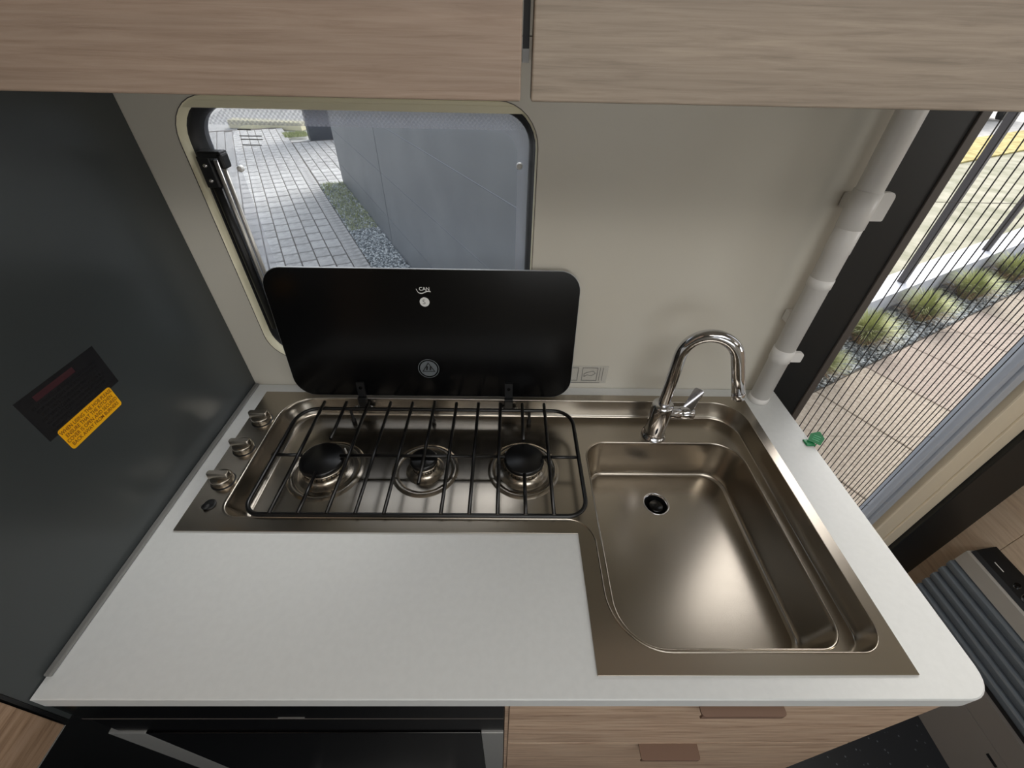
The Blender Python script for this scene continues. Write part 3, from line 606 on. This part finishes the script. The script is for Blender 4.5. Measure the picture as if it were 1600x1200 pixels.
for k in range(5):
    z0 = 0.2505+0.0322*k
    pr = [(x, z0+0.0312*t_) for t_, x in ((0, 1.641), (0.10, 1.6350), (0.25, 1.6315), (0.5, 1.6300), (0.72, 1.6300), (0.84, 1.6320), (0.90, 1.6360), (0.92, 1.6410), (1.0, 1.6410))]
    pr += [(1.688, z0+0.0312), (1.688, z0)]
    extro('rib', pr, RIBM, ht, Y0+0.001*0, Y1)
extro('top_band', [(1.6365, 0.4120), (1.688, 0.4120), (1.688, 0.4555), (1.6430, 0.4555), (1.6385, 0.4520)], HEATM, ht)
cpn = extro('control_panel', [(1.6435, 0.4560), (1.6890, 0.4560), (1.6890, 0.4810), (1.6760, 0.4760), (1.6500, 0.4640)], BLACKM, ht, -0.094)
d0 = Vector((1.6760-1.6500, 0, 0.4760-0.4640)).normalized(); nn0 = Vector((-d0.z, 0, d0.x))
ptop = lambda t_, y: Vector((1.6500, y, 0.4640))+d0*(t_*0.0286)+nn0*0.0004
MB().add([ptop(0.45, -0.128), ptop(0.45, -0.152), ptop(0.52, -0.152), ptop(0.52, -0.128)], [(0, 1, 2, 3)]).build('panel_print', WHITEL, cpn, recalc=False)
for y_, r_ in ((-0.185, 0.006), (-0.215, 0.011)):
    c_ = ptop(0.5, y_); MB().tube([c_, c_+nn0*0.006, c_+nn0*0.0075], [r_, r_*0.92, r_*0.75], 20).build('control_knob', BLACKG, cpn)
    MB().tube([c_, c_+nn0*0.001], [r_*1.15, r_*1.12], 20).build('knob_ring', CHROME, cpn)

# ------------------------------------------------------------------ outside: garden frame (u along the path, v across)
G = -0.45
def UV(u, v, z=G): return Vector((u*0.4695+v*0.8829, -u*0.8829+v*0.4695, z))
def uvbox(mb, u0, u1, v0, v1, z0, z1):
    return mb.add([UV(u, v, z) for z in (z0, z1) for v in (v0, v1) for u in (u0, u1)], [(0, 2, 3, 1), (4, 5, 7, 6), (0, 1, 5, 4), (2, 6, 7, 3), (0, 4, 6, 2), (1, 3, 7, 5)])
gr = MB(); uvbox(gr, -60, 40, -40, 60, G-0.30, G-0.06); g_ = gr.build('ground', TARMAC); g_['kind'] = 'structure'
bed = MB(); uvbox(bed, -6.86, -0.1, 0.82, 1.18, G-0.05, G-0.012); uvbox(bed, -0.56, -0.155, 1.18, 9.0, G-0.05, G-0.012)
bo = bed.build('planting_bed', SOILM); bo['kind'] = 'structure'
# block path seen through the window
pj = MB(); uvbox(pj, -12.4, 0.8, -2.2, 0.815, G-0.055, G-0.006); uvbox(pj, -10.4, -6.87, 0.815, 2.6, G-0.055, G-0.006)
path_o = empty('paved_path'); path_o['kind'] = 'structure'; tag(path_o, 'light grey block path seen through the window', 'path')
pj.build('joint_bed', JOINTM, path_o)
def uvblock_mesh(name, du, dv, dz, m, bev=0.006):
    mb = MB(); mb.box(0, 1, 0, 1, 0, 1); q = bpy.data.meshes.new(name)
    def P(u, v, z): p = UV(u, v, 0); return (p.x, p.y, z)
    lo = [P(0, 0, 0), P(du, 0, 0), P(du, dv, 0), P(0, dv, 0)]; mi = [P(0, 0, dz-bev), P(du, 0, dz-bev), P(du, dv, dz-bev), P(0, dv, dz-bev)]
    tp_ = [P(bev, bev, dz), P(du-bev, bev, dz), P(du-bev, dv-bev, dz), P(bev, dv-bev, dz)]
    fs = []
    for k in (0, 4):
        for i in range(4): j = (i+1) % 4; fs.append((k+i, k+j, k+4+j, k+4+i))
    fs.append((8, 9, 10, 11)); q.from_pydata(lo+mi+tp_, [], fs); q.materials.append(m); q.update()
    bm = bmesh.new(); bm.from_mesh(q); bmesh.ops.recalc_face_normals(bm, faces=bm.faces[:]); bm.to_mesh(q); bm.free(); return q
PW, PL, EL = 0.155, 0.25, 0.10
specs = []
random.seed(3)
for r_ in range(19):
    v1_ = 0.813-PW*r_; u = -12.3+random.random()*0.2
    L = EL if r_ == 0 else PL
    while u < -1.4 and r_ < 19:
        specs.append((u, v1_-PW, L, r_)); u += L
for r_ in range(11):
    u = -10.3
    while u < -6.95: specs.append((u, 0.82+PW*1.0*r_+0.005, PL, 3)); u += PL
camxy = Vector((0.48, -0.617))
def vis(u, v):
    p = UV(u, v); d = p.xy-camxy; xx = camxy.x+d.x*(0.617/max(d.y, 0.01)); zz = 1.426-1.876*0.617/max(d.y, 0.01)
    return 0.02 < xx < 0.54 and d.y > 3.2
specs = [s for s in specs if vis(s[0]+s[2]/2, s[1]+PW/2)]
specs.sort(key=lambda s: (UV(s[0], s[1]).xy-camxy).length)
bmA = [uvblock_mesh('paver', PL-0.016, PW-0.010, 0.05, PAVM), uvblock_mesh('paver', PL-0.016, PW-0.010, 0.05, PAVM2), uvblock_mesh('paver', EL-0.009, PW-0.010, 0.05, PAVM)]
rest = MB()
for i, (u, v_, L, r_) in enumerate(specs):
    me = bmA[2] if r_ == 0 else bmA[random.random() < 0.45]; p = UV(u+0.005, v_+0.005, G-0.05+random.uniform(-0.002, 0.002))
    if i < 290:
        o = bpy.data.objects.new('paver', me); COL.objects.link(o); o.location = p; o.parent = path_o
    else: rest.add([p+q.co for q in me.vertices], [tuple(f_.vertices) for f_ in me.polygons])
if rest.f: ro = rest.build('far_pavers', PAVM, path_o, recalc=False); ro['kind'] = 'stuff'
# patio slabs seen through the door
pt = empty('patio'); pt['kind'] = 'structure'; tag(pt, 'beige slab patio seen through the fly screen door', 'patio')
uj = MB(); uvbox(uj, -0.150, 3.3, 1.5, 10.5, G-0.055, G-0.006); uj.build('joint_bed', JOINTM, pt)
sm = [uvblock_mesh('slab', 1.235, 0.608, 0.05, SLABM, 0.004), uvblock_mesh('slab', 1.235, 0.608, 0.05, SLABM2, 0.004)]
for j in range(14):
    for i in range(3):
        o = bpy.data.objects.new('slab', sm[(i+j*2+(j//3)) % 2]); COL.objects.link(o); o.parent = pt
        o.location = UV(-0.145+1.243*i, 1.835+0.6165*j+0.004, G-0.05)
# gravel
def gravel(name, label, u0, u1, v0, v1, n, rs, seed):
    rnd = random.Random(seed); mb = MB()
    for _ in range(n):
        p = UV(rnd.uniform(u0, u1), rnd.uniform(v0, v1), G-0.006+rnd.uniform(-0.006, 0.010)); r_ = rs*rnd.uniform(0.6, 1.3)
        mb.cur = rnd.choice((0, 0, 1, 1, 2)); a = rnd.uniform(0, PI)
        ax = [Vector((math.cos(a)*r_*1.3, math.sin(a)*r_*1.3, rnd.uniform(-0.3, 0.3)*r_)), Vector((-math.sin(a)*r_, math.cos(a)*r_, 0)), Vector((0, 0, r_*0.7))]
        vs = [p+ax[0], p+ax[1], p-ax[0], p-ax[1], p+ax[2], p-ax[2]]
        mb.add(vs, [(0, 1, 4), (1, 2, 4), (2, 3, 4), (3, 0, 4), (1, 0, 5), (2, 1, 5), (3, 2, 5), (0, 3, 5)])
    o = mb.build(name, None, mats=STONES, recalc=False); o['kind'] = 'stuff'; tag(o, label, 'gravel'); return o
gravel('gravel', 'pale grey gravel strip between block path and dark building wall', -6.8, -1.3, 0.825, 1.17, 11000, 0.013, 1)
gravel('gravel', 'grey gravel bed between the patio and the white fence kerb', -0.55, -0.165, 2.0, 7.6, 13000, 0.013, 2)
def weeds(name, label, u0, u1, v0, v1, n, hgt, seed, m):
    rnd = random.Random(seed); mb = MB()
    for _ in range(n):
        p = UV(rnd.uniform(u0, u1), rnd.uniform(v0, v1), G-0.01); a = rnd.uniform(0, 2*PI); h_ = hgt*rnd.uniform(0.5, 1.3); wv = Vector((math.cos(a), math.sin(a), 0))*0.006; l_ = Vector((rnd.uniform(-1, 1), rnd.uniform(-1, 1), 0))*h_*0.7
        mb.add([p-wv, p+wv, p+l_+Vector((0, 0, h_))], [(0, 1, 2)])
    o = mb.build(name, m, recalc=False); o['kind'] = 'stuff'; tag(o, label, 'plants'); return o
weeds('weeds', 'low green weeds growing in the bed at the far end of the gravel strip', -6.82, -4.6, 0.83, 1.17, 2600, 0.045, 4, WEEDM)
# dark building beside the path: horizontal cladding boards
bw = empty('dark_building'); tag(bw, 'dark grey clad building beside the path, outside the window', 'building')
q = MB(); uvbox(q, -6.78, -0.58, 1.184, 4.0, G-0.05, 2.05); q.build('wall_core', BACKM, bw)
zs = [G, -0.16, 0.30, 0.76, 1.22, 1.68, 2.06]
for z0, z1 in zip(zs[:-1], zs[1:]):
    for u0, u1 in ((-6.80, -4.02), (-3.995, -0.56)):
        q = MB(); uvbox(q, u0, u1, 1.180, 1.1838, z0+0.004, z1-0.004); q.build('cladding_panel', BUILDM, bw)
q = MB(); uvbox(q, -4.018, -3.997, 1.1815, 1.1838, G, 2.05); q.build('joint_profile', BUILDD, bw)
q = MB(); uvbox(q, -10.9, -10.5, 1.22, 2.6, G-0.05, 1.9); tag(q.build('gate_pillar', BUILDD), 'dark grey pillar standing at the far end of the path', 'pillar')
q = MB(); q.add([(x, y, z) for z in (G-0.05, G+0.12) for x, y in ((-6.4, 11.35), (-4.55, 11.15), (-4.50, 11.45), (-6.4, 11.65))], [(0, 1, 5, 4), (1, 2, 6, 5), (2, 3, 7, 6), (3, 0, 4, 7), (4, 5, 6, 7)])
tag(q.build('low_wall', BEIGEW), 'low cream kerb wall across the far end of the path', 'wall')
weeds('grass_patch', 'small dry grass patch beside the dark pillar', -11.5, -10.95, 0.75, 1.25, 1500, 0.05, 9, WEEDM)
# fence: kerb beam and posts
fn = empty('garden_fence'); tag(fn, 'white kerb beam with grey fence posts beyond the grasses', 'fence')
q = MB(); uvbox(q, -0.70, -0.55, 4.05, 11.0, G-0.05, G+0.19); q.build('kerb_beam', KERBW, fn)
q = MB(); uvbox(q, -0.715, -0.535, 4.05, 11.0, G+0.19, G+0.205); uvbox(q, -0.79, -0.72, 4.05, 11.0, G+0.10, G+0.17); q.build('kerb_capping', KERBW, fn)
q = MB(); uvbox(q, -0.5385, -0.5360, 4.05, 11.0, G-0.02, G+0.035); q.build('kerb_foot', KERBG, fn)
for k in range(-1, 5):
    v_ = 4.93+1.67*k
    if v_ > 11 or v_ < 4.1: continue
    q = MB(); uvbox(q, -0.655, -0.600, v_-0.021, v_+0.021, G+0.205, 1.15); q.build('post', POSTM, fn)
q = MB(); uvbox(q, -0.65, -0.61, 4.05, 11.0, 1.10, 1.15); q.build('top_rail', POSTM, fn)
q = MB(); uvbox(q, -3.1, -0.80, 4.05, 34.0, G-0.04, G+0.03); 
lw = q.build('lawn', LAWN); lw['kind'] = 'structure'
q = MB(); uvbox(q, -4.3, -3.1, 4.05, 34.0, G-0.04, G+0.06); ly = q.build('verge', STRAW); ly['kind'] = 'structure'
# grass tufts
def tuft(u, v, h, r, n, seed, label):
    t_ = empty('grass_tuft', UV(u, v, G)); t_.location = UV(u, v, G); tag(t_, label, 'ornamental grass', 'grass tufts in the gravel bed')
    rnd = random.Random(seed)
    for nm, m, cnt, hh, rr in (('blades', GRASSA, n, h, r), ('dry_blades', GRASSB, n//2, h*0.55, r*1.0)):
        mb = MB()
        for _ in range(cnt):
            a = rnd.uniform(0, 2*PI); sp = rnd.uniform(0.0, 1.0)**0.7; d = Vector((math.cos(a), math.sin(a), 0)); L = hh*rnd.uniform(0.65, 1.1)
            b0 = d*rr*0.25*sp; wv = Vector((-d.y, d.x, 0))*0.0028
            p1 = b0+d*rr*0.35*sp+Vector((0, 0, L*0.55)); p2 = b0+d*rr*sp+Vector((0, 0, L*(1-0.35*sp)))
            mb.add([b0-wv, b0+wv, p1+wv*0.8, p1-wv*0.8, p2], [(0, 1, 2, 3), (3, 2, 4)])
        o = mb.build(nm, m, t_, recalc=False); o['kind'] = 'stuff'
for i, (u, v_, h_, r_, lab) in enumerate(((-0.30, 3.27, 0.26, 0.19, 'bright green grass tuft nearest the black door jamb'), (-0.36, 4.00, 0.30, 0.22, 'second grass tuft from the black door jamb, pale green'), (-0.34, 4.84, 0.30, 0.22, 'third grass tuft from the black door jamb, with brownish base'), (-0.34, 5.72, 0.30, 0.24, 'fourth grass tuft from the black door jamb'), (-0.34, 6.62, 0.30, 0.24, 'fifth grass tuft, farthest along the gravel bed'))):
    tuft(u, v_, h_, r_, 900, 20+i, lab)
# far parked car beyond the verge
def car(u, v, label):
    c_ = empty('car'); tag(c_, label, 'car'); b_ = MB()
    def lo(us, z, v0, v1): return [UV(us[0], v0, z), UV(us[1], v0, z), UV(us[1], v1, z), UV(us[0], v1, z)]
    b_.loft([lo((u-0.85, u+0.85), G+0.25, v-2.1, v+2.1), lo((u-0.88, u+0.88), G+0.55, v-2.2, v+2.2), lo((u-0.85, u+0.85), G+0.90, v-2.1, v+2.05), lo((u-0.8, u+0.8), G+0.95, v-1.3, v+1.7)], True, True, smooth=False); b_.build('body', KERBW, c_)
    r_ = MB(); r_.loft([lo((u-0.8, u+0.8), G+0.951, v-1.3, v+1.7), lo((u-0.68, u+0.68), G+1.35, v-0.7, v+1.2)], False, True, smooth=False); r_.build('window_band', BUILDD, c_)
    rf = MB(); uvbox(rf, u-0.69, u+0.69, v-0.75, v+1.25, G+1.351, G+1.40); rf.build('roof', KERBW, c_)
    for du in (-0.80, 0.80):
        for dv in (-1.35, 1.35):
            p = UV(u+du, v+dv, G+0.27); ax = (UV(1, 0, 0)-UV(0, 0, 0)).normalized(); MB().tube([p-ax*0.09, p+ax*0.09], 0.31, 20).build('wheel', BLACKM, c_)
car(-6.6, 20.5, 'white car parked far beyond the lawn')
